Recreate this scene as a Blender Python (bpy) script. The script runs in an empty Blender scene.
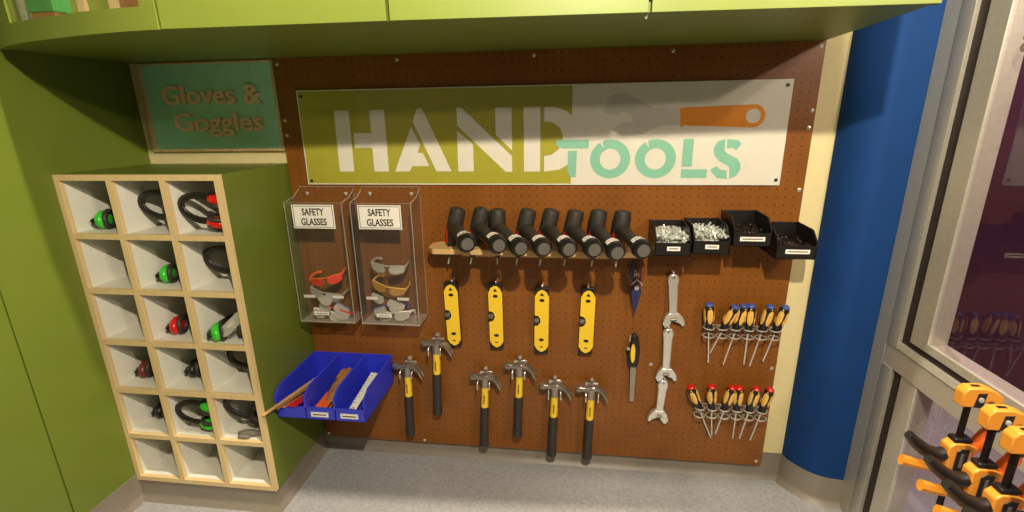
import bpy, math, random
from mathutils import Vector, Matrix, Euler
random.seed(7)
S = 0.0254          # the scene is measured in inches and built in metres
ZF = 2.3            # floor lies 2.3 in below the lower edge of the pegboard
C = bpy.context.scene.collection
sc = bpy.context.scene
def W(x, y, z): return Vector((x*S, y*S, (z+ZF)*S))
def srgb(c):
    return tuple(((v/255.0)/12.92 if v/255.0 <= 0.04045 else ((v/255.0+0.055)/1.055)**2.4) for v in c)

# ---------------------------------------------------------------- camera
cam = bpy.data.cameras.new('camera'); co = bpy.data.objects.new('camera', cam); C.objects.link(co)
yaw, pitch, roll = -0.12706, -0.28309, -0.01571
cy_, sy_, cp_, sp_, cr_, sr_ = math.cos(yaw), math.sin(yaw), math.cos(pitch), math.sin(pitch), math.cos(roll), math.sin(roll)
fwd = Vector((sy_*cp_, cy_*cp_, sp_)); rt = Vector((cy_, -sy_, 0)); up = rt.cross(fwd)
r2 = cr_*rt + sr_*up; u2 = -sr_*rt + cr_*up
M = Matrix((r2, u2, -fwd)).transposed().to_4x4(); M.translation = W(37.98, -60.93, 48.29)
co.matrix_world = M
cam.sensor_width = 36; cam.lens = 477.722/1024*36; cam.clip_start = 0.05
sc.camera = co
# ---------------------------------------------------------------- light
sc.view_settings.view_transform = 'Standard'; sc.view_settings.look = 'None'
sc.view_settings.exposure = 0.0; sc.view_settings.gamma = 1.0; sc.view_settings.use_curve_mapping = False
wd = bpy.data.worlds.new('room_light'); sc.world = wd; wd.use_nodes = True
bg = wd.node_tree.nodes['Background']; bg.inputs[0].default_value = (1.0, 0.86, 0.64, 1); bg.inputs[1].default_value = 0.105
def spot(name, loc, target, power, radius, size=120, col=(1.0, 0.87, 0.67), blend=0.6):
    l = bpy.data.lights.new(name, 'SPOT'); l.energy = power; l.color = col; l.shadow_soft_size = radius*S
    l.spot_size = math.radians(size); l.spot_blend = blend
    o = bpy.data.objects.new(name, l); C.objects.link(o); o.location = W(*loc)
    o.rotation_euler = (W(*target)-W(*loc)).to_track_quat('-Z', 'Y').to_euler()
spot('track_light_front', (45.5, -65, 79.2), (34, 0, 22), 170, 1.0)
spot('track_light_side', (97, -77, 75.5), (38, 0, 30), 66, 1.4, 90)
spot('track_light_far', (91, -66, 79), (40, 0, 30), 34, 1.4, 90)
spot('window_fill', (60, -34, 104), (76, -6, 50), 130, 1.5, 70)  # added fill to brighten the top of the window frame
spot('downlight', (27, -29.5, 100), (27, -31, 0), 270, 1.0, 130, blend=0.9)

def point(name, loc, power, radius, col):
    l = bpy.data.lights.new(name, 'POINT'); l.energy = power; l.color = col; l.shadow_soft_size = radius*S
    o = bpy.data.objects.new(name, l); C.objects.link(o); o.location = W(*loc)
point('gallery_fill', (92, 34, 88), 70, 4, (1.0, 0.72, 0.78))  # added pinkish fill, brightens the purple wall beyond the glass
point('display_fill', (-6, -10, 71), 9, 1.0, (1.0, 0.86, 0.68))  # added fill inside the display, lifts its dark interior
# ---------------------------------------------------------------- materials
MATS = {}
def mat(name, rgb, rough=0.5, metal=0.0, var=0.08, scale=30, bump=0.0, bscale=None, spec=0.5, coat=0.0, emis=0):
    if name in MATS: return MATS[name]
    m = bpy.data.materials.new(name); m.use_nodes = True; n = m.node_tree.nodes; l = m.node_tree.links
    b = n['Principled BSDF']; c = srgb(rgb)
    tc = n.new('ShaderNodeTexCoord'); nz = n.new('ShaderNodeTexNoise'); nz.inputs['Scale'].default_value = scale; nz.inputs['Detail'].default_value = 4
    l.new(tc.outputs['Object'], nz.inputs['Vector'])
    cr = n.new('ShaderNodeValToRGB'); cr.color_ramp.elements[0].position = 0.3; cr.color_ramp.elements[1].position = 0.7
    cr.color_ramp.elements[0].color = tuple(v*(1-var) for v in c)+(1,); cr.color_ramp.elements[1].color = tuple(min(1, v*(1+var)) for v in c)+(1,)
    l.new(nz.outputs['Fac'], cr.inputs[0]); l.new(cr.outputs[0], b.inputs['Base Color'])
    b.inputs['Roughness'].default_value = rough; b.inputs['Metallic'].default_value = metal
    b.inputs['Specular IOR Level'].default_value = spec; b.inputs['Coat Weight'].default_value = coat
    if bump:
        bp = n.new('ShaderNodeBump'); bp.inputs['Strength'].default_value = bump; bp.inputs['Distance'].default_value = 0.001
        n2 = n.new('ShaderNodeTexNoise'); n2.inputs['Scale'].default_value = bscale or scale*4; l.new(tc.outputs['Object'], n2.inputs['Vector'])
        l.new(n2.outputs['Fac'], bp.inputs['Height']); l.new(bp.outputs[0], b.inputs['Normal'])
    MATS[name] = m; return m
def wood(name, rgb, axis=2, rough=0.45, var=0.16):
    if name in MATS: return MATS[name]
    m = bpy.data.materials.new(name); m.use_nodes = True; n = m.node_tree.nodes; l = m.node_tree.links
    b = n['Principled BSDF']; c = srgb(rgb)
    tc = n.new('ShaderNodeTexCoord'); mp = n.new('ShaderNodeMapping'); sc_ = [60, 60, 60]; sc_[axis] = 4
    mp.inputs['Scale'].default_value = sc_; l.new(tc.outputs['Object'], mp.inputs[0])
    nz = n.new('ShaderNodeTexNoise'); nz.inputs['Scale'].default_value = 1.5; nz.inputs['Detail'].default_value = 6; l.new(mp.outputs[0], nz.inputs['Vector'])
    cr = n.new('ShaderNodeValToRGB'); cr.color_ramp.elements[0].position = 0.3; cr.color_ramp.elements[1].position = 0.7
    cr.color_ramp.elements[0].color = tuple(v*(1-var) for v in c)+(1,); cr.color_ramp.elements[1].color = tuple(min(1, v*(1+var*.6)) for v in c)+(1,)
    l.new(nz.outputs['Fac'], cr.inputs[0]); l.new(cr.outputs[0], b.inputs['Base Color']); b.inputs['Roughness'].default_value = rough
    MATS[name] = m; return m
def clear(name, tint, refl=0.0, rough=0.03, haze=0.0, ior=1.5, hazecol=(230,225,215)):
    m = bpy.data.materials.new(name); m.use_nodes = True; n = m.node_tree.nodes; l = m.node_tree.links
    n.remove(n['Principled BSDF']); out = n['Material Output']
    tr = n.new('ShaderNodeBsdfTransparent'); tr.inputs[0].default_value = tint+(1,)
    gl = n.new('ShaderNodeBsdfGlossy'); gl.inputs['Roughness'].default_value = rough; gl.inputs['Color'].default_value = (1,1,1,1)
    fr = n.new('ShaderNodeFresnel'); fr.inputs[0].default_value = ior
    ad = n.new('ShaderNodeMath'); ad.operation = 'ADD'; ad.use_clamp = True; ad.inputs[1].default_value = refl; l.new(fr.outputs[0], ad.inputs[0])
    ge = n.new('ShaderNodeNewGeometry'); iv = n.new('ShaderNodeMath'); iv.operation = 'SUBTRACT'; iv.inputs[0].default_value = 1.0; l.new(ge.outputs['Backfacing'], iv.inputs[1])
    mu = n.new('ShaderNodeMath'); mu.operation = 'MULTIPLY'; l.new(ad.outputs[0], mu.inputs[0]); l.new(iv.outputs[0], mu.inputs[1])
    mx = n.new('ShaderNodeMixShader'); l.new(mu.outputs[0], mx.inputs[0]); l.new(tr.outputs[0], mx.inputs[1]); l.new(gl.outputs[0], mx.inputs[2])
    last = mx
    if haze:
        df = n.new('ShaderNodeBsdfDiffuse'); df.inputs[0].default_value = srgb(hazecol)+(1,)
        m2 = n.new('ShaderNodeMixShader'); m2.inputs[0].default_value = haze; l.new(mx.outputs[0], m2.inputs[1]); l.new(df.outputs[0], m2.inputs[2]); last = m2
    l.new(last.outputs[0], out.inputs[0]); MATS[name] = m; return m
def pegboard_mat():
    m = bpy.data.materials.new('perforated_hardboard'); m.use_nodes = True; n = m.node_tree.nodes; l = m.node_tree.links
    b = n['Principled BSDF']; tc = n.new('ShaderNodeTexCoord'); sx = n.new('ShaderNodeSeparateXYZ'); l.new(tc.outputs['Object'], sx.inputs[0])
    def cell(sock):
        a = n.new('ShaderNodeMath'); a.operation = 'DIVIDE'; a.inputs[1].default_value = S; l.new(sock, a.inputs[0])
        f = n.new('ShaderNodeMath'); f.operation = 'FRACT'; l.new(a.outputs[0], f.inputs[0])
        s = n.new('ShaderNodeMath'); s.operation = 'SUBTRACT'; s.inputs[1].default_value = 0.5; l.new(f.outputs[0], s.inputs[0])
        p = n.new('ShaderNodeMath'); p.operation = 'MULTIPLY'; l.new(s.outputs[0], p.inputs[0]); l.new(s.outputs[0], p.inputs[1]); return p
    px, pz = cell(sx.outputs[0]), cell(sx.outputs[2])
    ad = n.new('ShaderNodeMath'); ad.operation = 'ADD'; l.new(px.outputs[0], ad.inputs[0]); l.new(pz.outputs[0], ad.inputs[1])
    lt = n.new('ShaderNodeMath'); lt.operation = 'LESS_THAN'; lt.inputs[1].default_value = 0.0085; l.new(ad.outputs[0], lt.inputs[0])
    nz = n.new('ShaderNodeTexNoise'); nz.inputs['Scale'].default_value = 6; nz.inputs['Detail'].default_value = 5; l.new(tc.outputs['Object'], nz.inputs['Vector'])
    cr = n.new('ShaderNodeValToRGB'); cr.color_ramp.elements[0].position = .3; cr.color_ramp.elements[1].position = .7
    cr.color_ramp.elements[0].color = srgb((118, 70, 20))+(1,); cr.color_ramp.elements[1].color = srgb((132, 80, 26))+(1,); l.new(nz.outputs['Fac'], cr.inputs[0])
    mx = n.new('ShaderNodeMix'); mx.data_type = 'RGBA'; l.new(lt.outputs[0], mx.inputs[0]); l.new(cr.outputs[0], mx.inputs[6]); mx.inputs[7].default_value = (0.05, 0.018, 0.005, 1)
    l.new(mx.outputs[2], b.inputs['Base Color']); b.inputs['Roughness'].default_value = 0.38; b.inputs['Specular IOR Level'].default_value = 0.35
    MATS['peg'] = m; return m
GREEN = mat('green_laminate', (98, 112, 35), 0.42, var=0.03, scale=8)
GREEN2 = mat('lime_laminate', (112, 125, 47), 0.42, var=0.03, scale=8)
CREAM = mat('cream_paint', (216, 202, 150), 0.6, var=0.03, bump=.1)
BLUE = mat('blue_paint', (11, 52, 106), 0.75, spec=.2, var=0.06, scale=10)
GREY = mat('grey_vinyl_base', (124, 116, 104), 0.45, var=0.05, scale=12)
FLOOR = mat('speckled_floor', (152, 152, 154), 0.55, var=0.14, scale=90, bump=.1)
PEG = pegboard_mat()
MAPLE = wood('maple_edge', (214, 188, 138), 2, var=.08); MAPLEX = wood('maple_plank', (212, 172, 112), 0)
WHITEM = mat('white_melamine', (218, 216, 204), 0.45, var=0.02)
WHITE = mat('white_print', (226, 222, 210), 0.25, var=0.02)
OLIVE = mat('olive_print', (172, 166, 58), 0.25, var=0.02)
TEAL = mat('teal_print', (140, 198, 174), 0.25, var=0.02)
ORANGEP = mat('orange_print', (236, 150, 40), 0.25, var=0.02)
GREYP = mat('pale_grey_print', (206, 203, 193), 0.25, var=0.03)
TEALS = mat('teal_board', (160, 222, 196), 0.35, var=0.05)
TAN = mat('raised_tan_letter', (238, 204, 168), 0.5)
STEEL = mat('polished_steel', (218, 214, 204), 0.22, 0.65, var=0.05)
STEELD = mat('forged_steel', (160, 152, 140), 0.28, 0.8, var=0.1)
ALU = mat('brushed_aluminium', (188, 184, 170), 0.4, 0.6, var=0.05, scale=80)
BLACK = mat('black_plastic', (24, 21, 19), 0.38, var=0.15)
RUBBER = mat('black_rubber', (46, 42, 38), 0.6, var=0.15)
GASKET = mat('dark_gasket', (28, 14, 10), 0.6)
RED = mat('red_plastic', (206, 20, 16), 0.28, var=0.05)
LIME = mat('bright_green_plastic', (52, 190, 44), 0.28, var=0.05)
YEL = mat('yellow_plastic', (236, 196, 40), 0.35, var=0.03)
AMBER = mat('amber_yellow_plastic', (198, 130, 42), 0.35, var=0.04)
ORG = mat('orange_plastic', (226, 96, 26), 0.4, var=0.05)
BLUEP = mat('blue_bin_plastic', (48, 60, 206), 0.35, var=0.04)
NAVY = mat('dark_blue_plastic', (40, 48, 92), 0.35)
BLUC = mat('blue_cap_plastic', (62, 84, 150), 0.4)
INK = mat('black_ink', (40, 36, 32), 0.6)
PAPER = mat('white_paper', (232, 228, 216), 0.5, var=0.02)
HANDY = mat('pale_yellow_grip', (232, 184, 92), 0.4, var=0.05)
TANC = mat('tan_leather', (160, 112, 62), 0.8, var=0.25, scale=60, bump=.5)
GREYD = mat('grey_disc', (88, 84, 78), 0.5, var=0.1)
PURPLE = mat('purple_gallery_wall', (70, 30, 58), 0.7)
ACRYL = clear('clear_acrylic', (0.985, 0.98, 0.97), 0.0, 0.04, haze=0.012, ior=1.4)
ACEDGE = clear('acrylic_edge', (0.92, 0.9, 0.84), 0.08, 0.15, haze=0.2)
GLASS = clear('window_glass', (0.93, 0.90, 0.93), 0.02, 0.01, ior=1.5)
SIGNGL = clear('glossy_sign_face', (0.97, 0.97, 0.96), 0.0, 0.02, ior=1.45)
LENS = clear('clear_lens', (0.86, 0.88, 0.86), 0.1, 0.05, haze=0.30)
LENSY = clear('amber_lens', (0.9, 0.62, 0.15), 0.04, 0.05, haze=0.35, hazecol=(230,180,70))

# ---------------------------------------------------------------- mesh building
class MB:
    def __init__(s): s.v = []; s.f = []
    def add(s, vs, fs):
        k = len(s.v); s.v += [Vector(p) for p in vs]; s.f += [tuple(i+k for i in f) for f in fs]; return s
    def box(s, a, b):
        x0, x1 = sorted((a[0], b[0])); y0, y1 = sorted((a[1], b[1])); z0, z1 = sorted((a[2], b[2]))
        return s.add([(x0,y0,z0),(x1,y0,z0),(x1,y1,z0),(x0,y1,z0),(x0,y0,z1),(x1,y0,z1),(x1,y1,z1),(x0,y1,z1)],
                     [(0,3,2,1),(4,5,6,7),(0,1,5,4),(1,2,6,5),(2,3,7,6),(3,0,4,7)])
    def prism(s, pts, axis, a, b):
        """pts: outline in the two other axes (in x,y,z order), extruded along axis from a to b"""
        n = len(pts)
        def P(p, t): return (t, p[0], p[1]) if axis == 'x' else ((p[0], t, p[1]) if axis == 'y' else (p[0], p[1], t))
        area = sum(pts[i][0]*pts[(i+1) % n][1]-pts[(i+1) % n][0]*pts[i][1] for i in range(n))
        if (area < 0): pts = list(reversed(pts))
        if axis == 'y': a, b = max(a, b), min(a, b)
        else: a, b = min(a, b), max(a, b)
        vs = [P(p, a) for p in pts]+[P(p, b) for p in pts]
        fs = [tuple(reversed(range(n))), tuple(range(n, 2*n))]+[(i, (i+1) % n, n+(i+1) % n, n+i) for i in range(n)]
        return s.add(vs, fs)
    def tube(s, pts, r, n=8, closed=False, flat=1.0, upv=(0, 0, 1)):
        pts = [Vector(p) for p in pts]; m = len(pts); rr = r if isinstance(r, (list, tuple)) else [r]*m
        vs = []; ref = None
        for i in range(m):
            if closed: t = pts[(i+1) % m]-pts[i-1]
            else: t = pts[min(i+1, m-1)]-pts[max(i-1, 0)]
            if t.length < 1e-9: t = Vector((0, 0, 1))
            t.normalize()
            if ref is None:
                ref = Vector(upv); ref = Vector((1, 0, 0)) if abs(ref.dot(t)) > .95 else ref
            u = ref-t*ref.dot(t); u.normalize(); w = t.cross(u); ref = u
            for k in range(n):
                a = 2*math.pi*k/n; vs.append(pts[i]+u*math.cos(a)*rr[i]*flat+w*math.sin(a)*rr[i])
        fs = []
        for i in range(m if closed else m-1):
            j = (i+1) % m
            for k in range(n): fs.append((i*n+k, i*n+(k+1) % n, j*n+(k+1) % n, j*n+k))
        if not closed: fs += [tuple(reversed(range(n))), tuple(range((m-1)*n, m*n))]
        return s.add(vs, fs)
    def rod(s, a, b, r, r2=None, n=12): return s.tube([a, b], [r, r if r2 is None else r2], n)
    def ball(s, c, r, n=12, m=8):
        r = (r, r, r) if not isinstance(r, (tuple, list)) else r; c = Vector(c)
        vs = [c+Vector((0, 0, -r[2]))]
        for i in range(1, m):
            a = math.pi*i/m-math.pi/2
            for k in range(n):
                b = 2*math.pi*k/n; vs.append(c+Vector((r[0]*math.cos(a)*math.cos(b), r[1]*math.cos(a)*math.sin(b), r[2]*math.sin(a))))
        vs.append(c+Vector((0, 0, r[2]))); fs = []
        for k in range(n): fs.append((0, 1+(k+1) % n, 1+k)); fs.append((len(vs)-1, 1+(m-2)*n+k, 1+(m-2)*n+(k+1) % n))
        for i in range(m-2):
            for k in range(n): fs.append((1+i*n+k, 1+i*n+(k+1) % n, 1+(i+1)*n+(k+1) % n, 1+(i+1)*n+k))
        return s.add(vs, fs)
    def ring(s, c, R, r, axis='y', n=20, k=6, a0=0, a1=360):
        full = abs(a1-a0) >= 360; cnt = n if full else n+1; P = []
        for i in range(cnt):
            a = math.radians(a0+(a1-a0)*i/n); p, q = R*math.cos(a), R*math.sin(a)
            P.append(Vector(c)+(Vector((p, 0, q)) if axis == 'y' else Vector((p, q, 0)) if axis == 'z' else Vector((0, p, q))))
        return s.tube(P, r, k, closed=full, upv={'y': (0,1,0), 'z': (0,0,1), 'x': (1,0,0)}[axis])
    def plate(s, outer, hole, y0, y1):
        """flat plate in xz with one hole, both outlines with the same number of points"""
        n = len(outer); vs = []
        for y in (y0, y1):
            for L in (outer, hole): vs += [(p[0], y, p[1]) for p in L]
        fs = []
        for i in range(n):
            j = (i+1) % n
            fs += [(i, j, n+j, n+i), (2*n+j, 2*n+i, 3*n+i, 3*n+j), (j, i, 2*n+i, 2*n+j), (n+i, n+j, 3*n+j, 3*n+i)]
        return s.add(vs, fs)
    def turn(s, m, k=0):
        for i in range(k, len(s.v)): s.v[i] = m @ s.v[i]
        return s
    def build(s, name, material, parent=None, bevel=0.0, smooth=True, at=None, kind=None):
        me = bpy.data.meshes.new(name); me.from_pydata([tuple(v*S) for v in s.v], [], s.f); me.update()
        if smooth:
            me.shade_smooth()
        o = bpy.data.objects.new(name, me); C.objects.link(o); me.materials.append(material)
        if smooth:
            me.set_sharp_from_angle(angle=math.radians(40))
        if bevel:
            b = o.modifiers.new('bevel', 'BEVEL'); b.width = bevel*S; b.segments = 2; b.limit_method = 'ANGLE'; b.angle_limit = math.radians(40)
        if parent: o.parent = parent
        elif at is not None: o.location = at
        if kind: o['kind'] = kind
        return o
def tag(o, label, cat, group=None, kind=None):
    o['label'] = label; o['category'] = cat
    if group: o['group'] = group
    if kind: o['kind'] = kind
    return o
def thing(name, loc, label, cat, group=None, rot=(0, 0, 0), kind=None):
    o = bpy.data.objects.new(name, None); C.objects.link(o); o.location = W(*loc); o.rotation_euler = rot; o.empty_display_size = 0.02
    return tag(o, label, cat, group, kind)
def struct(name, mb, m, bevel=0.0, origin=(0, 0, 0)):
    o = mb.build(name, m, bevel=bevel, at=W(*origin)); o['kind'] = 'structure'; return o
def children(o): return [c for c in C.objects if c.parent == o]
def dup(o, parent=None):
    c = o.copy(); C.objects.link(c)
    if parent: c.parent = parent
    for ch in children(o): dup(ch, c)
    return c
def place(o, loc, rot, label, group=None):
    o.location = W(*loc); o.rotation_euler = rot; o['label'] = label
    if group: o['group'] = group
    return o
def text_mesh(name, body, size, m, parent, loc, depth=0.02, width=None, offset=0.0, align='LEFT', bevel=0.0, mirror=False, rot=None):
    """lettering standing in the xz plane, facing -y; size and width in inches"""
    cu = bpy.data.curves.new(name, 'FONT'); cu.body = body; cu.size = size*S; cu.extrude = depth*S/2; cu.offset = offset*S; cu.align_x = align
    cu.bevel_depth = bevel*S; cu.resolution_u = 3
    t = bpy.data.objects.new(name+'_tmp', cu); C.objects.link(t); bpy.context.view_layer.update()
    me = bpy.data.meshes.new_from_object(t.evaluated_get(bpy.context.evaluated_depsgraph_get())); bpy.data.objects.remove(t)
    xs = [v.co.x for v in me.vertices]; w = max(xs)-min(xs); k = (width*S/w) if width else 1
    mid = (max(xs)+min(xs))/2 if align == 'CENTER' else min(xs)
    for v in me.vertices:
        x = (v.co.x-mid)*k; v.co = Vector((-x if mirror else x, -v.co.z, v.co.y))
    me.materials.clear(); me.materials.append(m); me.name = name
    o = bpy.data.objects.new(name, me); C.objects.link(o); o.parent = parent; o.location = Vector(loc)*S
    if rot: o.rotation_euler = rot
    return o
def rrect(x0, z0, x1, z1, r, n=4):
    P = []
    for cx, cz, a0 in ((x1-r, z1-r, 0), (x0+r, z1-r, 90), (x0+r, z0+r, 180), (x1-r, z0+r, 270)):
        for i in range(n+1):
            a = math.radians(a0+90*i/n); P.append((cx+r*math.cos(a), cz+r*math.sin(a)))
    return P

# ================================================================= THE SETTING
struct('floor', MB().box((-60, -140, -ZF-1), (140, 70, -ZF)), FLOOR)
struct('wall_back', MB().box((-21.1, .75, -ZF), (68.4, 3, 80)), CREAM)
struct('wall_left', MB().box((-23, -20.9, -ZF), (-21.1, .75, 80)).box((-23, -70, -ZF), (-21.1, -21.1, 80)).box((-23, -21.1, -ZF), (-21.35, -20.9, 80)), GREEN)
bluepath = [(68.45, .3), (68.6, -.4), (69.5, -1.7), (70.4, -2.7), (71.4, -3.3), (72.6, -3.75), (74.3, -3.9)]
struct('wall_right', MB().prism([(68.4, 3), (68.4, .75)]+bluepath+[(78, -3.9), (78, 3)], 'z', -ZF, 80), BLUE)
struct('ceiling', MB().box((-60, -140, 112), (140, 70, 114)), mat('ceiling_paint', (120, 112, 96), 0.8))
struct('wall_far', MB().box((104, -40, -ZF), (106, 70, 95)).box((60, 68, -ZF), (104, 70, 95)), PURPLE)
def sweep(path, prof, zb):
    """profile (distance out from the wall, height) carried along a plan path; wall is on the left-hand side of travel"""
    mb = MB(); n = len(path); vs = []
    for i in range(n):
        a = Vector(path[max(i-1, 0)]); b = Vector(path[i]); c = Vector(path[min(i+1, n-1)])
        d1 = (b-a).normalized() if i else (c-b).normalized(); d2 = (c-b).normalized() if i < n-1 else d1
        n1 = Vector((d1.y, -d1.x)); n2 = Vector((d2.y, -d2.x)); nn = (n1+n2).normalized(); k = 1/max(.5, nn.dot(n1))
        for d, h in prof: vs.append((b.x+nn.x*d*k, b.y+nn.y*d*k, zb+h))
    m = len(prof); fs = []
    for i in range(n-1):
        for j in range(m): fs.append((i*m+j, (i+1)*m+j, (i+1)*m+(j+1) % m, i*m+(j+1) % m))
    fs += [tuple(range(m)), tuple(reversed(range((n-1)*m, n*m)))]
    return mb.add(vs, fs)
COVE = [(0, 0), (0, 4.0), (.14, 4.0), (.16, .9), (.3, .45), (.85, .06), (.9, 0)]
struct('baseboard_left', sweep([(-21.1, -70), (-21.1, -12.3)], COVE, -ZF), GREY)
struct('baseboard_back', sweep([(-.3, .75), (68.4, .75)]+bluepath[1:], COVE, -ZF), GREY)

# ---- window of the right-hand side: plane x = 74.3, running toward the room
win = bpy.data.objects.new('window_1', None); C.objects.link(win); win.location = W(0, 0, 0); win['kind'] = 'structure'
YE = -62
f = MB().box((74.2, -6.1, -ZF), (77, -3.9, 80)).box((74.2, YE, 20.4), (77, -6.1, 22.9)).box((74.2, YE, -ZF), (77, -6.1, -.9))
f.build('outer_frame', ALU, win, bevel=.05)
def ringyz(x0, x1, ya, yb, za, zb, t, tz):
    m = MB()
    m.box((x0, ya, za), (x1, ya-t, zb)); m.box((x0, yb, za), (x1, yb+t, zb)); m.box((x0, ya-t, za), (x1, yb+t, za+tz)); m.box((x0, ya-t, zb-tz), (x1, yb+t, zb)); return m
for (za, zb) in ((22.9, 80), (-.9, 20.4)):
    m = MB()      # raised lip, sloped toward the glass
    m.prism([(74.2, -6.1), (74.08, -6.3), (74.15, -7.95), (77, -7.95), (77, -6.1)], 'z', za, zb)
    lip = .8
    m.prism([(74.2, za), (74.08, za+.1), (74.3, za+lip), (77, za+lip), (77, za)], 'y', -7.95, YE)
    m.build('frame_lip', ALU, win, bevel=.03)
    ringyz(74.55, 76.6, -7.95, YE, za+lip, zb+(2.6 if zb < 30 else 0), 1.6, .9).build('gasket', GASKET, win)
    ringyz(74.3, 76.2, -9.4, YE, za+lip+.75, zb+(2.3 if zb < 30 else -.3), 2.4, .9).build('sash', ALU, win, bevel=.06)
    MB().box((74.5, -11.7, za+2.3), (74.65, YE, zb-(0.1 if zb < 30 else 1.1))).build('pane', GLASS, win)
t_ = text_mesh('reflected_lettering', 'als', 2.9, mat('reflected_text_tone', (112, 98, 92), .7), win, (74.47, -16.6, 52.8), depth=.01, offset=.02, width=3.2, rot=(0, 0, math.radians(90)))  # mirror reflection of lettering, modelled as flat grey text on the pane

# ================================================================= PEGBOARD WALL
peg = thing('pegboard', (0, 0, 0), 'large brown perforated hardboard panel screwed to the cream wall', 'pegboard')
MB().box((0, 0, 0), (65.49, .25, 55.87)).build('board', PEG, peg)
MB().box((1, .25, 1), (64.5, .75, 2.2)).box((1, .25, 53.5), (64.5, .75, 54.9)).box((1, .25, 2.2), (2.2, .75, 53.5)).box((63.3, .25, 2.2), (64.5, .75, 53.5)).build('batten', MAPLEX, peg)
for x, z in [(.5, 55.2), (16.3, 55.3), (33.2, 55.3), (49.2, 55.3), (65.0, 55.3), (.5, 48.3), (.5, 46.4), (65.1, 48.5), (65.0, 46.6), (65, 39.4), (16.1, .4), (.35, .5), (64.8, .7), (65, 15.5), (49.3, 15.3)]:
    MB().tube([(x, 0, z), (x, -.05, z), (x, -.12, z)], [.24, .24, .1], 12, upv=(0,0,1)).build('screw', STEEL, peg)

sg = thing('hand_tools_sign', (0, 0, 0), 'long glossy white and olive sign reading HAND TOOLS above the tools', 'sign')
X0, X1, Z0, Z1 = 2.68, 62.6, 39.96, 51.95
MB().box((X0, -.25, Z0), (X1, -.01, Z1)).build('panel', WHITE, sg, bevel=.03)
MB().box((X0+.18, -.262, Z0+.18), (37.82, -.25, Z1-.15)).build('olive_field', OLIVE, sg)
HAND = [[(7.54, 49.4), (9.5, 49.4), (9.42, 41.68), (7.4, 41.68)], [(12.25, 49.4), (14.2, 49.4), (14.2, 41.68), (12.2, 41.68), (12.2, 44.73), (9.84, 44.73), (9.84, 46.6), (12.25, 46.6)],
 [(17.57, 47.28), (18.63, 45.14), (18.24, 44.1), (18.94, 43.98), (19.67, 42.35), (17.35, 42.35), (17.02, 41.68), (15.01, 41.68)], [(18.45, 49.45), (19.14, 49.55), (22.57, 41.7), (20.56, 41.7), (17.86, 47.89)],
 [(23.6, 49.5), (24.2, 49.5), (30.43, 43.56), (30.43, 41.62), (29.61, 41.62), (23.56, 47.36)], [(23.5, 46.8), (25.5, 45.08), (25.5, 41.68), (23.45, 41.68)], [(28.43, 49.43), (30.45, 49.43), (30.45, 44.29), (28.43, 46.18)],
 [(31.93, 49.43), (33.98, 49.43), (33.98, 41.65), (31.93, 41.65)],
 [(34.46, 49.4), (35.87, 49.34), (37.1, 48.91), (37.86, 48.36), (37.86, 42.75), (37.44, 42.5), (36.3, 41.86), (34.46, 41.65), (34.46, 43.54), (35.36, 43.71), (36.27, 44.38), (36.75, 45.32), (36.74, 46.09), (36.35, 46.97), (35.55, 47.57), (34.46, 47.72)]]
for p, nm in zip((HAND[0:2], HAND[2:4], HAND[4:7], HAND[7:9]), 'HAND'):
    m = MB()
    for q in p: m.prism(q, 'y', -.274, -.262)
    m.build('stencil_letter', WHITE, sg, smooth=False)
def arc(cx, cz, rx, rz, a0, a1, n=14): return [(cx+rx*math.cos(math.radians(a0+(a1-a0)*i/n)), cz+rz*math.sin(math.radians(a0+(a1-a0)*i/n))) for i in range(n+1)]
def Oshape(cx, cz):
    m = MB()
    for s in (1, -1):      # two crescents parted by upright slits
        a0, a1 = (-66, 114) if s == 1 else (122, 294)
        o = arc(cx, cz, 2.42, 2.34, a0, a1, 20); i_ = arc(cx, cz, 1.24, 1.27, a1+(12 if s == 1 else 0)-0, a0+(0 if s == 1 else 0), 20)
        m.prism(o+i_, 'y', -.286, -.262)
    return m
TL = [[[(35.93, 45.5), (39.95, 45.5), (39.9, 44.46), (36.61, 44.46), (36.02, 44.77)], [(37.38, 44.18), (38.5, 44.18), (38.42, 40.95), (37.73, 40.95), (37.38, 41.76)]],
 [[(51.09, 45.48), (52.28, 45.48), (52.28, 42.22), (51.09, 42.22)], [(51.09, 41.9), (54.12, 41.9), (54.1, 40.85), (51.09, 40.85)]],
 [[(55.83, 45.44), (54.98, 45.11), (54.62, 44.32), (54.81, 43.52), (55.44, 42.83), (56.38, 42.37), (56.68, 42.02), (56.78, 40.74), (57.52, 41.09), (57.92, 41.9), (57.84, 42.59), (57.4, 43.17), (56.35, 43.67), (55.86, 44.08), (55.9, 44.36)],
  [(56.05, 45.44), (57.27, 45.31), (57.72, 44.86), (57.19, 44.08), (56.82, 44.42), (56.17, 44.31)], [(54.48, 41.79), (55.15, 42.3), (55.65, 41.84), (56.38, 41.74), (56.49, 40.69), (55.3, 40.86)]]]
for p in TL:
    m = MB()
    for q in p: m.prism(q, 'y', -.286, -.262)
    m.build('teal_letter', TEAL, sg, smooth=False)
for cx in (42.55, 47.95): Oshape(cx, 43.15).build('teal_letter', TEAL, sg, smooth=False)
MB().prism([(41.48, 48.64), (42.23, 50.58), (43.66, 50.94), (44.96, 50.35), (47.37, 49.08), (50.4, 48.99), (50.5, 47.12), (48.23, 47.02), (46.11, 45.96), (43.91, 45.8), (42.58, 46.64), (43.83, 47.53), (45.12, 47.33), (44.79, 48.41), (43.77, 48.7), (43.24, 48.26)], 'y', -.262, -.25).build('wrench_picture', GREYP, sg, smooth=False)
oh = arc(58.68, 47.98, 1.3, 1.3, 88, -88, 16)
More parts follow.
